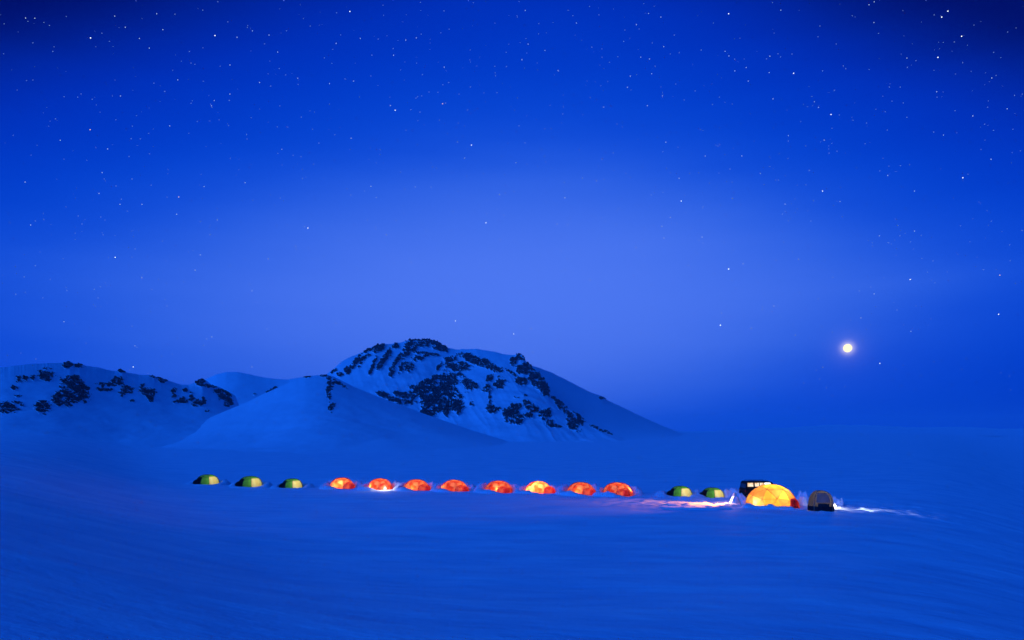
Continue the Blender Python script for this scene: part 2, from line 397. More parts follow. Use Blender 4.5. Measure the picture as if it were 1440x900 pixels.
hill('mountain_shoulder', 'smooth shaded snow shoulder falling away beyond the rocky mountain',
     [(640,500),(690,499),(720,503),(745,513),(760,518),(775,523.5),(800,536),(815,544),(830,551.5),(843,556),(849,558),(854,563),(870,570),(900,584.5),(930,598),(965,612),(1000,619),(1050,630),(1120,646)],
     [(640,820),(740,860),(850,1100),(965,1450),(1120,1900)], [(640,500),(850,520),(965,560),(1120,700)], [(848,560,5,1.6)], 71, rows=120, p=1.25, und=.3, jag=.7, back=120, smoothk=1)
hill('distant_range', 'very faint far range fading into the blue haze',
     [(880,618),(940,611),(1000,606),(1060,602.5),(1110,601),(1170,597),(1230,598),(1290,601),(1350,600),(1420,603),(1500,601),(1600,606)],
     [(880,3300),(1600,3300)], [(880,2300),(1600,2300)], [], 83, step=3, rows=60, p=1.2, und=.4, jag=2, back=200)

# ------------------------------------------------------------------ thin cold air
bm = bmesh.new(); box_bm(bm, (0, 2900, 60), (9000, 6800, 150))
m, nt, out = newmat('cold_haze')
pv = nt.add('ShaderNodeVolumePrincipled'); pv.inputs['Color'].default_value = (.70, .86, 1, 1); pv.inputs['Density'].default_value = .00016
nt.l.new(pv.outputs[0], out.inputs['Volume'])
tag(obj('haze', frombm(bm), m, smooth=False), 'thin blue haze over the whole snowfield', 'haze', kind='stuff')

# ------------------------------------------------------------------ moon and stars
RS = 22000.0
def sphere_mesh(r, sub):
    b = bmesh.new(); bmesh.ops.create_icosphere(b, subdivisions=sub, radius=r); return frombm(b)
M_MOON = emit('moonlight', (1, .86, .5, 1), 1.5)
moon = obj('moon', sphere_mesh(RS * 5.2 / FX, 4), M_MOON, loc=MOON_D * RS + Vector((0, 0, CAMZ)))
tag(moon, 'bright creamy full moon low in the blue sky', 'moon')

STARS = []                                # photo x, y, brightness class
def stars_from(ox, oy, s): 
    it = s.split()
    for q in it:
        c = 0
        if q[-1] in 'bcdr': c = q[-1]; q = q[:-1]
        x, y = q.split(','); STARS.append((ox + float(x) / 3, oy + float(y) / 3, c))
stars_from(0, 0, '108,76c 147,77c 185,95 209,107 139,181 223,217 382,160d 430,140 484,68c 529,115c 588,162c 630,203c 687,125c 661,58c 738,60 907,150d 1000,157c 961,92 1065,130c 1044,116 1135,148c 1116,185 1171,219c 1197,2 919,7 799,217 970,274c 806,266 822,271 750,337c 695,386 649,351 508,405c 342,396 389,419 234,501 380,547r 254,592c 454,628c 558,533 553,585 544,660 627,563 716,531c 832,513 806,436 904,424c 892,446c 970,397c 967,424 1095,348c 1142,363 1205,316 1178,289 1256,330c 1258,356 1390,353c 1390,440 1418,183c 1437,147 1309,110 1420,54 1369,244 1271,494 1170,535 1318,545 1413,568 1345,604 1189,630c 1270,661 1034,770c 861,787c 1276,753 1182,835 106,768c 431,728c 418,816c 440,755 557,755 512,840 506,862c 599,862c 754,831r 638,781 855,43 964,530 1040,567')
stars_from(480, 0, '36,48d 80,162c 129,233 156,165 219,205 220,233c 272,169c 316,160c 337,144 455,123 434,283c 342,315 433,46 333,10 16,333 52,342c 125,321 77,409 207,445c 227,465d 294,463 332,473 427,438r 440,435 453,348 428,358 545,367 370,388 322,408 413,507 493,519 273,551 490,598c 549,612d 520,667c 533,464 647,280 649,307 650,320 657,391 697,281 695,221 762,252c 782,224 788,186c 779,163 859,213c 832,143 833,99 776,44c 743,72 992,97c 957,44 977,66 1047,27 1087,63 1296,57c 1348,72c 1245,104c 1196,127 1191,175 1131,263 1100,241 1166,239 1312,181 1360,197c 1263,241c 1300,249c 1324,279 1309,311c 1219,321c 1207,368c 1245,314 1355,404c 1355,390 1107,452c 1291,446c 914,297c 743,413 934,481 1050,412 1163,523 1369,600c 1147,645 1357,640 1099,673 845,631 857,660 737,686c 775,603 750,531 1372,710 1425,752c 1017,751 1077,763c 941,770c 943,834c 667,820 728,808 599,733 402,710 385,705 311,789 125,785 250,726 147,832 1434,848c 164,652 164,632 41,583c 1004,632 1426,222 1405,148')
stars_from(960, 0, '194,58d 414,43c 130,97 78,211 179,217c 195,236c 219,250 220,299c 268,285c 277,342c 368,237c 402,227 413,240 354,248 365,306c 468,309d 461,228 590,299 648,186 579,110 571,155 807,95c 827,141 786,20c 808,8c 715,67 688,290 678,278 787,293 381,417c 556,429c 573,453c 626,483d 640,381 545,407 661,485 719,507 53,383 7,422 155,410 126,441 75,547 446,572c 446,595 597,591c 519,615 651,638 618,646 444,669 408,648 249,658c 149,616 95,658c 200,713 153,730 328,732c 368,702 404,760 343,778 534,719 590,806d 552,846 664,850c 210,837c 432,861c 432,891 832,721 865,740c 919,699 957,695 978,806c 1182,750d 1301,672c 1100,570c 1059,557 1224,489c 1311,550 1369,459c 1400,402 1304,329c 1077,242d 1177,153d 1119,47d 1093,72d 1149,467 1072,387c 931,434 946,245c 984,256 948,284 946,495 918,367 863,549 1061,63 1146,177 1371,135 1312,221 770,606 776,519 872,367 87,872 112,773')
stars_from(0, 300, '129,49c 149,32 184,26 330,11 346,45 486,186d 570,150 686,117 745,4c 845,35 917,27c 887,90c 845,175c 823,240c 774,289 598,271c 398,320 414,357 102,268 149,221 66,342 270,457c 704,391 569,559c 893,521c 872,530 859,558 1299,62d 1284,56 1247,139c 1250,152 1132,192c 1063,327c 1053,300 1190,393 1217,424 1126,487 1219,550 1247,548 1418,465c 1372,355 562,648d 1063,648c 1365,184 1303,146 970,222')
stars_from(480, 250, '125,36c 40,73 147,83 312,38 379,39 268,48 667,71c 610,190d 471,142 231,180 190,241c 668,261c 626,296 590,372 295,358c 289,341 224,360 448,411 128,467 482,479c 334,517 326,523 318,555 364,587 275,587 246,601 481,604d 537,580 499,550 750,627 801,637c 727,659d 690,668 941,20c 943,85c 1077,13 1017,2 1388,167c 1352,205c 1361,254c 1434,98d 1308,72 1357,61 1171,130 910,195c 957,196 952,341 928,309 930,394 945,389 831,394 1050,432c 1242,294c 1277,330 1300,456 1262,656c 1311,667 947,584 940,632 913,565 1041,562 752,489 903,707 808,737c 1400,710 490,680 660,400 686,158 1097,170 1160,198')
stars_from(960, 300, '82,100c 86,126 62,170 25,220c 134,255 194,235b 255,213c 208,283 164,421c 159,472b 289,485c 336,395 336,406 385,391c 401,391 489,194c 475,514c 493,335 573,361 585,478 631,502 752,441c 745,327 808,340c 830,95c 907,51c 978,75c 916,94 960,279d 904,408 963,498c 1338,261r 1333,426d 1268,238 1380,133 1432,72 759,536 591,650c 832,633d 606,736 510,716 244,646 219,577 91,570 33,665 426,122 541,32 445,31 421,3 394,198 599,194 300,740')
M_STAR = {0: emit('starlight_dim', (.45, .65, 1, 1), 1.0), 'c': emit('starlight', (.75, .88, 1, 1), 1.15), 'd': emit('starlight_bright', (.95, 1, 1, 1), 1.8),
          'b': emit('planet_light', (.85, .95, 1, 1), 1.9), 'r': emit('starlight_warm', (1, .62, .4, 1), 1.3)}
SZ = {0: .32, 'c': .40, 'd': .58, 'b': .78, 'r': .54}
star_me = {}
for k in SZ:
    star_me[k] = sphere_mesh(RS * SZ[k] / FX, 1); star_me[k].materials.append(M_STAR[k])
def star_pos(x, y): return Vector(((x - 720) / FX, 1, (HOR - y) / FX)).normalized() * RS + Vector((0, 0, CAMZ))
NAMED = {(382/3, 160/3): 'bright white star high in the dark corner of the sky',
         (907/3, 50): 'bright white star between faint ones, upper left of the sky',
         (380/3, 547/3): 'orange tinted star over the left hill, higher of the two orange ones at left',
         (754/3, 831/3): 'small orange star above the left hill, lower of the two at left',
         (960+1077/3, 242/3): 'brightest of the stars near the upper right corner',
         (960+1177/3, 51): 'bright star just above the brightest one, upper right corner',
         (960+1119/3, 47/3): 'right star of the close pair at the top right edge',
         (960+1093/3, 24): 'left star of the close pair at the top right edge',
         (960+1182/3, 250): 'bright lone star in the right half, midway up the sky',
         (960+194/3, 300+235/3): 'bluish glowing star, upper of two left of the moon',
         (960+159/3, 300+472/3): 'bluish glowing star at the moon height, left of the moon',
         (960+1338/3, 300+261/3): 'warm orange star near the right edge above the moon',
         (960+1333/3, 300+426/3): 'white star near the right edge, just under the orange one',
         (960+832/3, 300+633/3): 'bright small star close below the moon on its right',
         (960+320, 300+93): 'bright white star well above the moon'}
order = {'b': 0, 'd': 1, 'r': 1, 'c': 2, 0: 3}
named_keys = {(round(a), round(b)): l for (a, b), l in NAMED.items()}
ss = sorted(STARS, key=lambda s: order[s[2]])
for x, y, c in ss[:300]:
    o = bpy.data.objects.new('star', star_me[c]); COL.objects.link(o); o.location = star_pos(x, y)
    l = named_keys.get((round(x), round(y)))
    tag(o, l or 'tiny pale star scattered over the deep blue night sky', 'star', 'stars in the night sky')
# the dust of fainter stars, one mass
v, f = [], []
rng = random.Random(5)
rest = [(x, y, .33) for x, y, c in ss[300:]]
for i in range(1100):
    x, y = rng.uniform(-80, 1520), rng.uniform(-60, 560)
    rest.append((x, y, rng.uniform(.14, .29)))
base = sphere_mesh(1, 1); bv = [vv.co.copy() for vv in base.vertices]; bf = [tuple(p.vertices) for p in base.polygons]
for x, y, s in rest:
    p = star_pos(x, y); k = len(v); v += [p + c * (RS * s / FX) for c in bv]; f += [tuple(i + k for i in q) for q in bf]
faint = obj('faint_stars', pydata(v, f), M_STAR[0])
tag(faint, 'dust of the faintest stars over the whole sky', 'stars', kind='stuff')

# ------------------------------------------------------------------ tents
def dome_pt(w, dpt, h, e=.92):
    def f(phi, th, off=0.0):
        c, s = math.cos(th) ** e, math.sin(th) ** e
        return Vector(((w / 2 + off) * math.cos(phi) * c, (dpt / 2 + off) * math.sin(phi) * c, (h + off) * s))
    return f
def shell(fn, ph0, ph1, th0=0.0, th1=math.pi / 2, n=40, m=16, off=0.0, sag=0.0, ribs=8):
    P = np.zeros((n + 1, m + 1, 3))
    for i in range(n + 1):
        ph = ph0 + (ph1 - ph0) * i / n
        for j in range(m + 1):
            th = th0 + (th1 - th0) * j / m
            sg = sag * abs(math.sin(ribs * ph / 2)) * math.sin(2 * th) * .8
            P[i, j] = fn(ph, th, off) * (1 - sg)
    return gridmesh(P)
def pole_arc(w, dpt, h, a0, a1, e, r=.028, n=22, bow=0.0):
    """a bent pole lying on the dome between two points of its rim"""
    A = Vector((math.cos(a0), math.sin(a0))); B = Vector((math.cos(a1), math.sin(a1)))
    pts = []
    for i in range(n + 1):
        q = A.lerp(B, .5 - .5 * math.cos(math.pi * i / n))
        rho = min(1, q.length); th = math.acos(min(1, rho ** (1 / e))) if rho > 0 else math.pi / 2
        pts.append(Vector((q.x * (w / 2 + .02), q.y * (dpt / 2 + .02), (h + .02) * math.sin(th) ** e)))
    return pydata(*tube(pts, r))

def lamp(name, loc, watts, col, rad=.08, parent=None, spot=None, direction=None):
    l = bpy.data.lights.new(name, 'SPOT' if spot else 'POINT'); l.energy = watts; l.color = col; l.shadow_soft_size = rad
    if spot: l.spot_size = R(spot); l.spot_blend = .6
    o = bpy.data.objects.new(name, l); COL.objects.link(o); o.location = loc
    if direction is not None: o.rotation_euler = Vector(direction).to_track_quat('-Z', 'Y').to_euler()
    if parent: o.parent = parent
    return o

M_ORANGE = fabric('orange_tent_cloth', (.97, .34, .15, 1), (.72, .07, .02, 1), .62, 2.6, 1.0)  # darker red patches paint the shadows of gear inside
M_RED = fabric('red_vestibule_cloth', (.96, .25, .10, 1), (.75, .09, .03, 1), .62, 3.0, .9)
M_POLE = fabric('pole_sleeve', (.95, .28, .12, 1), (.8, .15, .05, 1), .6, 4, .5)
M_GREEN = fabric('green_fly_cloth', (.13, .50, .06, 1), (.07, .30, .03, 1), .5, 2.0, .7)
M_PALE = fabric('pale_yellow_cloth', (.90, .86, .40, 1), (.82, .66, .2, 1), .6, 3.0, .6)
M_MAROON = principled('dark_vestibule_cloth', (.008, .004, .004), .8)
M_GPOLE = principled('green_pole_sleeve', (.10, .16, .04), .6)

# snow banks ---------------------------------------------------------
def bank_ring(r0, spans, seed, wd=.6, hmax=.62, ex=1.0):
    """a dug ring of snow; spans: (angle in degrees, height factor) round the tent"""
    n, m = 130, 15
    P = np.zeros((n, m, 3))
    an = np.linspace(0, 360, n, endpoint=False)
    tabs = sorted(spans); tabs = [(tabs[-1][0] - 360, tabs[-1][1])] + tabs + [(tabs[0][0] + 360, tabs[0][1])]
    hf = np.interp(an, [a for a, _ in tabs], [h for _, h in tabs])
    for j in range(m):
        t = j / (m - 1) * 2 - 1
        prof = np.clip(1 - abs(t) ** 2.6, 0, 1)
        a = np.radians(an)
        lump = fbm(np.cos(a) * 5 + 40 + t * .9, np.sin(a) * 5 + 40 + t * .6, seed, 4, .6)
        rr = r0 + wd * t * (1 + .5 * (t > 0)) + (lump - .5) * .35
        P[:, j, 0] = np.cos(a) * rr * ex; P[:, j, 1] = np.sin(a) * rr
        P[:, j, 2] = hmax * hf * prof * (.62 + .95 * (lump - .1)) - .16 * (1 - prof) - .03
    return gridmesh(P, wrap=True)
def bank_line(pts, w, h, seed, n=60, lump=.6):
    """a ridge of shovelled snow blocks along a line of ground points with heights"""
    pts = [Vector(p) for p in pts]
    L = [0]
    for a, b in zip(pts, pts[1:]): L.append(L[-1] + (b - a).length)
    s = np.linspace(0, L[-1], n); px = np.interp(s, L, [p.x for p in pts]); py = np.interp(s, L, [p.y for p in pts])
    tx, ty = np.gradient(px), np.gradient(py); k = np.hypot(tx, ty); nx, ny = -ty / k, tx / k
    end = np.clip(np.minimum(s, L[-1] - s) / (w * .8), 0, 1) ** .6
    m = 17; P = np.zeros((n, m, 3))
    for j in range(m):
        t = j / (m - 1) * 2 - 1
        prof = np.clip(1 - abs(t) ** 3, 0, 1)
        lp = fbm(s / .55 + seed, s * 0 + t * 1.2 + 9, seed, 4, .6)
        off = w * t * (.35 + .65 * end) + (lp - .5) * .25
        P[:, j, 0] = px + nx * off; P[:, j, 1] = py + ny * off
        P[:, j, 2] = gz(P[:, j, 0], P[:, j, 1]) + h * end * prof * (1 - lump / 2 + lump * 2 * (lp - .5) + lump * .2) - .2 * (1 - prof * end) 
    return gridmesh(P)

# orange tents -------------------------------------------------------
OW, OD, OH, OE = 3.12, 2.95, 1.38, .86
def make_orange():
    root = empty('dome_tent', (0, 0, 0))
    fn = dome_pt(OW, OD, OH, OE)
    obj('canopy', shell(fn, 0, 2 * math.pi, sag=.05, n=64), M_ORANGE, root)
    for a0, a1 in ((20, 200), (100, 280), (150, 330), (62, 238)):
        obj('pole', pole_arc(OW, OD, OH, R(a0), R(a1), OE), M_POLE, root)
    # the porch over the entrance, on the camera side and to the right
    vf = dome_pt(1.75, 1.85, .86, .9)
    v = shell(vf, -math.pi * .5, math.pi * .5, n=24, sag=.04)
    vo = obj('vestibule', v, M_RED, root, loc=(.62 * OW / 2 * .9, -OD / 2 * .66, 0)); vo.rotation_euler = (0, 0, R(-58))
    dz = [( .0, -.20), (.0, .20)]
    dr = shell(dome_pt(1.75, 1.85, .86, .9), -.45, .45, .05, .95, n=10, m=8, off=.012)
    do = obj('door', dr, M_RED, root, loc=vo.location); do.rotation_euler = vo.rotation_euler
    return root
proto = make_orange()
WARM = (1, .66, .28)
OT = [  # centre px, base row, yaw, lamps [(px offset, height, depth offset, watts)], label, bank heights
 (480.5, 685.0, 14, [(-.35, .42, -1.1, 40), (.1, .62, -.95, 26), (.25, .7, .1, 16)], 'orange dome tent beside the last green one, yellow patch at mid left'),
 (534.5, 687.0, -6, [(-.95, .40, -.78, 28), (.2, .6, .1, 34)], 'orange dome tent with a glaring white lamp at its door'),
 (585.5, 688.8, 10, [(-.30, .34, -1.18, 26), (.3, .65, .15, 26)], 'orange dome tent just right of the tent with the white lamp'),
 (638.5, 690.6, 4, [(-1.28, .34, -.42, 20), (1.28, .50, -.42, 24), (.0, .65, .2, 26)], 'orange dome tent with yellow glow at both lower corners'),
 (701.0, 692.6, -12, [(-.1, .36, -1.22, 22), (.2, .65, .2, 26)], 'red orange dome tent with small yellow spot low in its middle'),
 (757.0, 694.6, 18, [(-.35, .60, -.75, 90), (.1, .75, .1, 130), (-.9, .4, -.5, 30)], 'palest dome tent of the row, glowing yellow nearly all over'),
 (816.5, 696.0, -4, [(-.45, .36, -1.14, 24), (.3, .65, .15, 24)], 'orange red dome tent right of the yellow glowing one'),
 (868.5, 697.6, -22, [(1.2, .50, -.62, 32), (-.1, .7, .1, 30)], 'orange dome tent at the end of the row by the open gap'),
]
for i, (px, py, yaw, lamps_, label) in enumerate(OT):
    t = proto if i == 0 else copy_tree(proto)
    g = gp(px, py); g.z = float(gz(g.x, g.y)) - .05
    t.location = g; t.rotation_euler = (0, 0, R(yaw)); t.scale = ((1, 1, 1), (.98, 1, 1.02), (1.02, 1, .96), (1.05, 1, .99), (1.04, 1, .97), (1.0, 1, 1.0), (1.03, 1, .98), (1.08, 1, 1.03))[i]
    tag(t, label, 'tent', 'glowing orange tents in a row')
    for (dx, hz, dy, w) in lamps_:
        lamp('tent_or_fill_lamp', g + Vector((dx, dy, hz)), w * 1.6, WARM, .1)
    lamp('tent_or_fill_lamp', g + Matrix.Rotation(R(yaw), 3, 'Z') @ Vector((1.10, -1.36, .34)), 9, WARM, .1)  # extra unseen fill lamp added to brighten the porch
    ring = bank_ring(2.2, [(0, .8), (20, 1.25), (38, 1.5), (60, .9), (90, .6), (120, .9), (142, 1.5), (160, 1.25), (180, .8), (205, .6), (235, .8), (262, .4), (285, .05), (320, .05), (340, .3)], 100 + i * 7)
    r = obj('snow_bank', ring, M_BANK, loc=(g.x, g.y, g.z + .02))
    tag(r, 'dug snow bank round the ' + label.split(',')[0].replace(' with', ', the one with', 1).replace(' beside', ', the one beside', 1) if False else
        ['low snow bank round the first orange tent after the green ones',
         'snow bank round the tent with the glaring white lamp',
         'low snow bank round the tent right of the white lamp tent',
         'snow bank round the tent that glows yellow at both corners',
         'low snow bank round the tent with the small yellow middle spot',
         'brightly lit snow bank round the palest yellow tent',
         'pinkish snow bank round the tent right of the yellow one',
         'snow bank round the last orange tent by the open gap'][i], 'snow bank', 'snow banks dug round the tents')

# green tents --------------------------------------------------------
def make_green(w=2.9, dpt=2.4, h=1.3, e=.8):
    root = empty('trekking_tent', (0, 0, 0))
    fn = dome_pt(w, dpt, h, e)
    D = R
    obj('fly', shell(fn, D(-112), D(-68), n=16, sag=.02), M_GREEN, root)
    obj('fly', shell(fn, D(20), D(196), n=40, sag=.02), M_GREEN, root)
    obj('fly', shell(fn, D(-68), D(20), D(52), D(90), n=24, m=8), M_GREEN, root)
    obj('fly', shell(fn, D(-164), D(-112), D(48), D(90), n=20, m=8), M_GREEN, root)
    obj('side_panel', shell(fn, D(-68), D(20), D(0), D(52), n=24, m=10), M_PALE, root)
    v = shell(fn, D(-164), D(-112), 0, D(48), n=20, m=10)
    obj('vestibule', v, M_MAROON, root)
    ext = dome_pt(1.5, 1.5, .72, .8)
    vo = obj('porch', shell(ext, 0, 2 * math.pi, n=24), M_MAROON, root, loc=(-w * .36, -dpt * .16, 0))
    for a0, a1 in ((-68, 112), (20, 196), (-112, 60), (-164, 10)):
        obj('pole', pole_arc(w, dpt, h, R(a0), R(a1), e, .03), M_GPOLE, root)
    return root
gproto = make_green()
GT = [(292, 682.8, 6, 1.0, 19, 'green tent at the outer end of the row, farthest from the orange ones'),
      (352, 683.8, 0, 1.05, 22, 'green tent between two other green tents, dark red porch'),
      (411, 684.6, -8, .92, 19, 'green tent next to the first glowing orange tent'),
      (957.5, 699.5, -38, .86, 18, 'green tent across the gap from the last orange tent'),
      (1002, 700.0, -30, .84, 15, 'green tent nearest the black off-road car')]
for i, (px, py, yaw, sc, w, label) in enumerate(GT):
    t = gproto if i == 0 else copy_tree(gproto)
    g = gp(px, py); g.z = float(gz(g.x, g.y)) - .03
    t.location = g; t.rotation_euler = (0, 0, R(yaw)); t.scale = (sc, sc, sc)
    tag(t, label, 'tent', 'dark green tents at both ends of the camp')
    rot = Matrix.Rotation(R(yaw), 3, 'Z')
    lamp('tent_or_fill_lamp', g + rot @ (Vector((.55, -.35, .5)) * sc), w, (1, .8, .42), .1)
    ring = bank_ring(2.1 * (.8 + .2 * sc), [(0, .9), (30, 1.0), (90, .9), (150, 1.0), (180, .8), (225, .35), (270, .3), (300, .15), (330, .3)], 300 + i * 5, hmax=.5)
    tag(obj('snow_bank', ring, M_BANK, loc=(g.x, g.y, g.z + .02)),
        ['low snow bank round the outermost green tent', 'low snow bank round the middle one of three green tents', 'low snow bank round the green tent next to the orange row',
         'snow bank round the green tent across the gap', 'snow bank round the green tent nearest the black car'][i], 'snow bank', 'snow banks dug round the tents')

# the big yellow dome ------------------------------------------------
M_YPOLE = fabric('yellow_pole_sleeve', (.95, .45, .1, 1), (.9, .35, .08, 1), .6, 4, .5)
def make_big():
    root = empty('geodesic_tent', (0, 0, 0))
    w, h = 4.85, 2.22
    b = bmesh.new(); bmesh.ops.create_icosphere(b, subdivisions=2, radius=1)
    bmesh.ops.rotate(b, cent=(0, 0, 0), matrix=Matrix.Rotation(R(11), 3, 'Z') @ Matrix.Rotation(R(7), 3, 'X'), verts=b.verts)
    edges = []
    for e in b.edges:
        a, c = e.verts[0].co.copy(), e.verts[1].co.copy()
        if min(a.z, c.z) > -.12: edges.append((a, c))
    r = bmesh.ops.bisect_plane(b, geom=b.verts[:] + b.edges[:] + b.faces[:], plane_co=(0, 0, -.02), plane_no=(0, 0, 1), clear_inner=True)
    lay = b.faces.layers.int.new('panel')
    rg = random.Random(12)
    for f in b.faces: f[lay] = rg.choice([0, 0, 1, 1, 2])
    bmesh.ops.subdivide_edges(b, edges=b.edges[:], cuts=2, use_grid_fill=True)
    for v in b.verts:
        q = v.co.normalized(); q = v.co.lerp(q, .8); v.co = Vector((q.x * w / 2, q.y * w / 2 * .95, max(0, q.z) * h))
    for f in b.faces: f.material_index = f[lay]
    me = frombm(b)
    obj('canopy', me, [fabric('yellow_panel', (.98, .72, .10, 1), (.95, .55, .05, 1), .62, 1.6, .7), fabric('orange_panel', (.97, .50, .11, 1), (.92, .34, .06, 1), .62, 2, .8),
                       fabric('pale_panel', (.98, .78, .26, 1), (.96, .62, .12, 1), .62, 2, .7)], root, smooth=False)
    for a, c in edges:
        pts = []
        for k in range(5):
            q = a.lerp(c, k / 4); q = q.lerp(q.normalized(), .85) * 1.004
            pts.append((q.x * w / 2, q.y * w / 2 * .95, q.z * h))
        pts = [p for p in pts if p[2] > -.02]
        if len(pts) > 1: obj('pole', pydata(*tube(pts, .02)), M_YPOLE, root)
    # doorway tunnel low on the right of the camera side
    df = dome_pt(1.25, 1.3, .98, .8)
    d1 = obj('vestibule', shell(df, 0, 2 * math.pi, n=28), M_RED, root, loc=(1.45, -1.55, 0))
    d2 = obj('door', shell(df, R(-125), R(-60), R(4), R(60), n=12, m=8, off=.015), fabric('door_cloth', (.75, .07, .03, 1), (.5, .04, .02, 1), .55, 3, .5), root, loc=(1.45, -1.55, 0))
    return root
big = make_big()
bgp = gp(1084.5, 712.6); bgp.z = float(gz(bgp.x, bgp.y)) - .06
big.location = bgp
tag(big, 'largest tent, a bright yellow geodesic dome in front of the black car', 'tent')
for (dx, dy, hz, w) in ((-1.75, -1.0, .5, 40), (0, .2, 1.25, 150), (.45, -1.3, .95, 62), (1.0, .3, 1.2, 80), (1.45, -1.6, .45, 14)):  # last one unseen, added to brighten the dark vestibule
    lamp('tent_or_fill_lamp', bgp + Vector((dx, dy, hz)), w, (1, .70, .32), .15)

# dark tent ----------------------------------------------------------
def make_dark():
    root = empty('utility_tent', (0, 0, 0))
    w, dpt, h, e = 2.25, 2.1, 1.84, .66
    fn = dome_pt(w, dpt, h, e)
    dark = fabric('charcoal_cloth', (.075, .066, .064, 1), (.045, .042, .042, 1), .5, 2.0, .5)
    grey = fabric('grey_window_cloth', (.42, .37, .35, 1), (.28, .25, .23, 1), .6, 3.0, .5)
    obj('canopy', shell(fn, 0, 2 * math.pi, n=64, m=22, sag=.03, ribs=4), dark, root)
    obj('window', shell(fn, R(-126), R(-58), R(17), R(60), n=16, m=10, off=.015), grey, root)
    obj('door', shell(fn, R(-118), R(-66), R(1), R(15), n=16, m=8, off=.018), principled('door_black', (.015, .017, .022), .6), root)
    for a0, a1 in ((-45, 135), (-135, 45)):
        obj('pole', pole_arc(w, dpt, h, R(a0), R(a1), e, .035), fabric('lit_edge_pole_sleeve', (.5, .36, .28, 1), (.4, .3, .25, 1), .5, 3, .5), root)  # pale sleeve colour paints the lit edges of the tent
    fl = shell(fn, 0, 2 * math.pi, R(0), R(7), n=48, m=3, off=.03)
    obj('skirt', fl, principled('skirt_cloth', (.012, .013, .018), .8), root)
    return root
dk = make_dark(); dg = gp(1154.3, 717.4); dg.z = float(gz(dg.x, dg.y)) - .05
dk.location = dg; dk.rotation_euler = (0, 0, R(-8))
tag(dk, 'small charcoal tent with a grey window panel right of the yellow dome', 'tent')
lamp('tent_or_fill_lamp', dg + Vector((.1, -.25, 1.05)), 75, (1, .82, .62), .15)

# lanterns -----------------------------------------------------------
def make_lantern():
    root = empty('camp_lantern', (0, 0, 0))
    b = bmesh.new(); bmesh.ops.create_cone(b, cap_ends=True, segments=16, radius1=.10, radius2=.08, depth=.07); bmesh.ops.translate(b, vec=(0, 0, .035), verts=b.verts)
    obj('base', frombm(b), principled('lantern_base', (.05, .05, .05), .4), root, smooth=False)
    b = bmesh.new(); bmesh.ops.create_uvsphere(b, u_segments=16, v_segments=10, radius=.10); bmesh.ops.scale(b, vec=(1, 1, 1.3), verts=b.verts); bmesh.ops.translate(b, vec=(0, 0, .2), verts=b.verts)
    obj('globe', frombm(b), emit('lantern_light', (1, .95, .82, 1), 14), root)
    b = bmesh.new(); bmesh.ops.create_cone(b, cap_ends=True, segments=16, radius1=.09, radius2=.03, depth=.06); bmesh.ops.translate(b, vec=(0, 0, .36), verts=b.verts)
    obj('cap', frombm(b), principled('lantern_cap', (.05, .05, .05), .4), root, smooth=False)
    hp = [(-.09, 0, .12), (-.13, 0, .3), (-.07, 0, .44), (0, 0, .47), (.07, 0, .44), (.13, 0, .3), (.09, 0, .12)]
    obj('handle', pydata(*tube(hp, .008)), principled('lantern_handle', (.2, .2, .2), .3, .8), root)
    return root
ln = make_lantern()
def put_lantern(o, p, label):
    p.z = float(gz(p.x, p.y)) + .02; o.location = p; tag(o, label, 'lantern', 'lanterns lighting the snow')
    return p
p1 = put_lantern(ln, gp(541.5, 689.3), 'white lantern glaring in the snow before an orange tent')
lamp('lantern_lamp', p1 + Vector((0, 0, .62)), 90, (1, .93, .8), .12)
p2 = put_lantern(copy_tree(ln), gp(1027.5, 711), 'lantern between snow banks by the yellow dome, throwing orange light')
lamp('lantern_lamp', p2 + Vector((0, 0, .6)), 190, (1, .50, .25), .1)
p3 = put_lantern(copy_tree(ln), gp(1174, 714.5), 'lantern in the snow right of the charcoal tent')
lamp('lantern_lamp', p3 + Vector((0, 0, .55)), 60, (.95, .97, 1), .1)
# added spots with no fixture near the two lanterns, lighting the snow streaks
lamp('added_snow_spot', p2 + Vector((.1, 0, 1.4)), 5600, (1, .30, .03), .1, spot=62, direction=(-1, -.10, -.46)).scale = (1.6, 1, 1)
lamp('added_snow_spot', p3 + Vector((.55, -.1, .75)), 700, (.8, .92, 1), .06, spot=34, direction=(1, .03, -.27)).scale = (1.2, 1, 1)

# shovelled snow round the right-hand camp ----------------------------
def G(px, py): 
    p = gp(px, py); return p
walls = [
 ([G(934, 697), G(945, 698)], .6, .55, 1, 'snow heap at the outer end of the right camp'),
 ([G(972, 698), G(990, 699)], .6, .6, 2, 'snow wall between the two green tents at right'),
 ([G(1014, 700), G(1030, 699.5), G(1044, 700.5)], .6, .95, 3, 'snow wall between the green tent and the black car'),
 ([G(1032.5, 704), G(1034, 712)], .45, 1.0, 4, 'brightly lit end of snow wall beside the orange patch'),
 ([G(1036, 709), G(1047, 711.5)], .5, .95, 5, 'pink lit snow wall against the yellow dome'),
 ([G(1121, 710.5), G(1135, 712)], .45, .85, 6, 'white lit snow heap between yellow dome and charcoal tent'),
 ([G(1118, 704), G(1140, 705)], .5, .95, 7, 'red lit snow wall behind the gap beside the charcoal tent'),
 ([G(1172, 707), G(1177, 708), G(1183, 710.5)], .4, .95, 8, 'white lit snow wall right of the charcoal tent'),
 ([G(1040, 716.5), G(1060, 717), G(1090, 717.2), G(1120, 717)], .6, .32, 9, 'low bluish snow bank in front of the yellow dome'),
 ([G(930, 719.5), G(970, 720), G(1010, 720), G(1030, 718)], .4, .14, 10, 'low snow lip in front of the orange lit patch'),
]
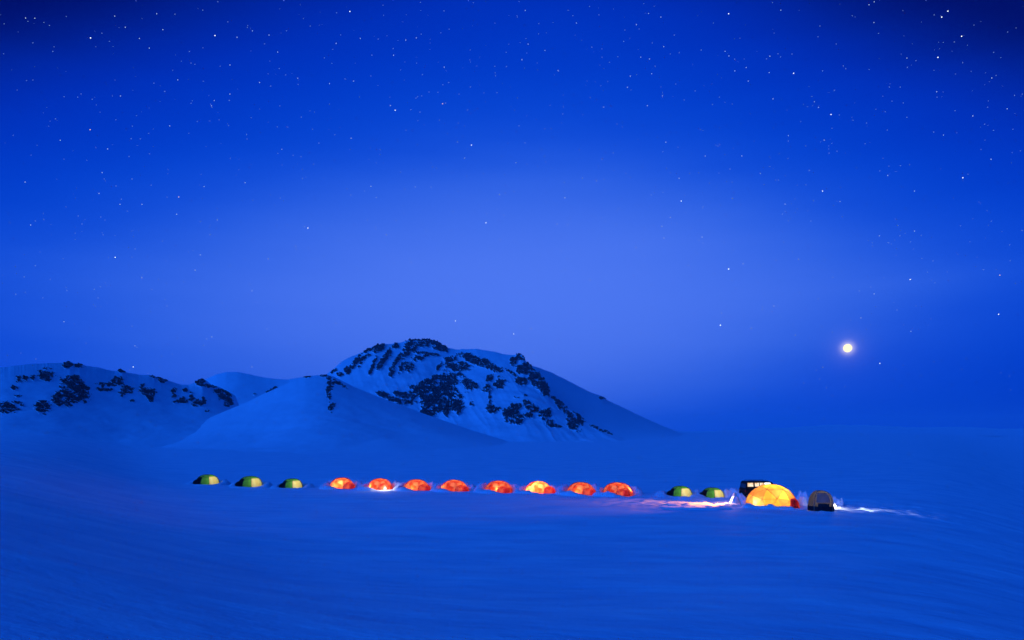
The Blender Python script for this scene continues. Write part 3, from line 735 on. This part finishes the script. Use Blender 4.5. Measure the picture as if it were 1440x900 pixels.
for pts, w, h, sd, label in walls:
    tag(obj('snow_wall', bank_line(pts, w, h, sd * 13, n=40 + int((pts[-1] - pts[0]).length * 10)), M_BANK), label, 'snow wall', 'shovelled snow walls of the right camp')

# the car ------------------------------------------------------------
def make_car():
    root = empty('parked_car', (0, 0, 0))
    paint = principled('black_car_paint', (.003, .0025, .0025), .6); paint.node_tree.nodes['Principled BSDF'].inputs['Specular IOR Level'].default_value = .12; rubber = principled('tyre_rubber', (.01, .01, .01), .9)
    steel = principled('wheel_steel', (.25, .25, .26), .35, .9); trim = principled('black_trim', (.02, .02, .02), .6)
    Lg, Wd = 4.7, 1.86
    # side outline, rear at -x
    prof = [(-2.30, .48), (-2.34, .95), (-2.30, 1.12), (-2.20, 1.82), (-2.08, 1.95), (-1.0, 1.99), (.35, 1.96), (.62, 1.90), (1.12, 1.22), (1.9, 1.14), (2.26, 1.04), (2.34, .8), (2.32, .48),
            (1.92, .48), (1.86, .70), (1.66, .84), (1.42, .84), (1.22, .70), (1.16, .48), (-1.06, .48), (-1.12, .70), (-1.32, .84), (-1.56, .84), (-1.76, .70), (-1.82, .48)]
    b = bmesh.new()
    def tum(z): return Wd / 2 - max(0, z - 1.1) * .16
    lv = [b.verts.new((x, -tum(z), z)) for x, z in prof]; rv = [b.verts.new((x, tum(z), z)) for x, z in prof]
    b.faces.new(lv); b.faces.new(rv[::-1])
    for i in range(len(prof)):
        j = (i + 1) % len(prof); b.faces.new((lv[j], lv[i], rv[i], rv[j]))
    bmesh.ops.recalc_face_normals(b, faces=b.faces)
    es = [e for e in b.edges if abs(e.verts[0].co.y - e.verts[1].co.y) < .2 and min(e.verts[0].co.z, e.verts[1].co.z) > .9]
    bmesh.ops.bevel(b, geom=es, offset=.05, segments=3, affect='EDGES')
    bmesh.ops.triangulate(b, faces=[f for f in b.faces if len(f.verts) > 4])
    obj('body', frombm(b), paint, root, smooth=False)
    # lit windows: warm cabin light with darker shapes of seats and gear
    def glass(name, st):
        m, nt, out = newmat(name)
        tc = nt.add('ShaderNodeTexCoord'); n = nt.noise(tc.outputs['Object'], 3.2, 2)
        c = nt.ramp(n, [(.34, (.10, .03, .008, 1)), (.42, (.9, .5, .2, 1)), (.58, (1, .85, .6, 1))])
        e = nt.add('ShaderNodeEmission'); nt.l.new(c, e.inputs[0]); e.inputs[1].default_value = st
        gl = nt.add('ShaderNodeBsdfGlossy'); gl.inputs[0].default_value = (.08, .08, .08, 1); gl.inputs['Roughness'].default_value = .1
        ad = nt.add('ShaderNodeAddShader'); nt.l.new(e.outputs[0], ad.inputs[0]); nt.l.new(gl.outputs[0], ad.inputs[1]); nt.l.new(ad.outputs[0], out.inputs[0])
        return m
    lit = glass('lit_car_window', 1.1); bright = emit('bright_car_window', (1, .95, .9, 1), 2.2, True)
    for sgn in (-1, 1):
        for k, (a0, a1, c0, c1) in enumerate([(-2.14, -1.50, -2.11, -1.50), (-1.32, -.86, -1.32, -.86), (-.77, -.34, -.77, -.34), (-.24, .46, -.24, .40)]):
            z0, z1 = 1.42, 1.84
            q = [(a0, z0), (a1, z0), (c1, z1), (c0, z1)]
            w = [(x, sgn * (tum(z) + .006), z) for x, z in q]; w2 = [(x, sgn * (tum(z) - .02), z) for x, z in q]
            f = [(0, 1, 2, 3), (4, 7, 6, 5), (0, 4, 5, 1), (1, 5, 6, 2), (2, 6, 7, 3), (3, 7, 4, 0)]
            obj('window', pydata(w + w2, f), bright if k == 3 else lit, root, smooth=False)
    def quad(name, pts, th, mat):
        n = (Vector(pts[1]) - Vector(pts[0])).cross(Vector(pts[3]) - Vector(pts[0])).normalized() * th
        v = [Vector(p) + n for p in pts] + [Vector(p) - n for p in pts]
        return obj(name, pydata(v, [(0, 1, 2, 3), (4, 7, 6, 5), (0, 4, 5, 1), (1, 5, 6, 2), (2, 6, 7, 3), (3, 7, 4, 0)]), mat, root, smooth=False)
    quad('rear_window', [(-2.285, -.7, 1.25), (-2.285, .7, 1.25), (-2.225, .64, 1.7), (-2.225, -.64, 1.7)], .012, principled('rear_glass', (.02, .02, .025), .08))
    quad('windscreen', [(1.10, .74, 1.27), (1.10, -.74, 1.27), (.70, -.66, 1.82), (.70, .66, 1.82)], .012, principled('screen_glass', (.02, .02, .025), .08))
    for x in (-1.44, 1.54):
        for s in (-1, 1):
            b = bmesh.new(); bmesh.ops.create_cone(b, cap_ends=True, segments=28, radius1=.38, radius2=.38, depth=.26)
            es = [e for e in b.edges if any(len(f.verts) > 4 for f in e.link_faces)]; bmesh.ops.bevel(b, geom=es, offset=.05, segments=2, affect='EDGES')
            wv = obj('wheel', frombm(b), rubber, root, loc=(x, s * .78, .38), smooth=False); wv.rotation_euler = (R(90), 0, 0)
            b = bmesh.new(); bmesh.ops.create_cone(b, cap_ends=True, segments=20, radius1=.22, radius2=.20, depth=.275); obj('rim', frombm(b), steel, wv, smooth=False)
    for x, nm in ((-2.36, 'rear_bumper'), (2.36, 'front_bumper')):
        b = bmesh.new(); box_bm(b, (x, 0, .58), (.14, 1.8, .2), .04); obj(nm, frombm(b), trim, root, smooth=False)
    for s in (-1, 1):
        b = bmesh.new(); box_bm(b, (-2.345, s * .80, 1.0), (.05, .12, .26), .015); obj('tail_light', frombm(b), principled('tail_lens', (.35, .02, .02), .2), root, smooth=False)
        b = bmesh.new(); box_bm(b, (2.31, s * .68, .92), (.06, .26, .16), .02); obj('headlight', frombm(b), principled('headlight_lens', (.6, .6, .6), .1), root, smooth=False)
        b = bmesh.new(); box_bm(b, (.86, s * 1.0, 1.3), (.12, .16, .2), .03); obj('mirror', frombm(b), trim, root, smooth=False)
        obj('roof_rail', pydata(*tube([(-1.9, s * .66, 1.97), (-1.8, s * .66, 2.05), (.2, s * .66, 2.05), (.3, s * .66, 1.97)], .022)), trim, root)
        for hx in (-.66, -.02):
            b = bmesh.new(); box_bm(b, (hx - .5, s * (Wd / 2 + .012), 1.13), (.16, .03, .03), .008); obj('door_handle', frombm(b), trim, root, smooth=False)
    return root
car = make_car(); cp = gp(1073.5, 702.6); cp.z = float(gz(cp.x, cp.y)) - .04
car.location = cp; car.scale = (.99, .99, .98); car.rotation_euler = (0, 0, R(4))
tag(car, 'black off-road car with lit windows parked behind the yellow dome', 'car')
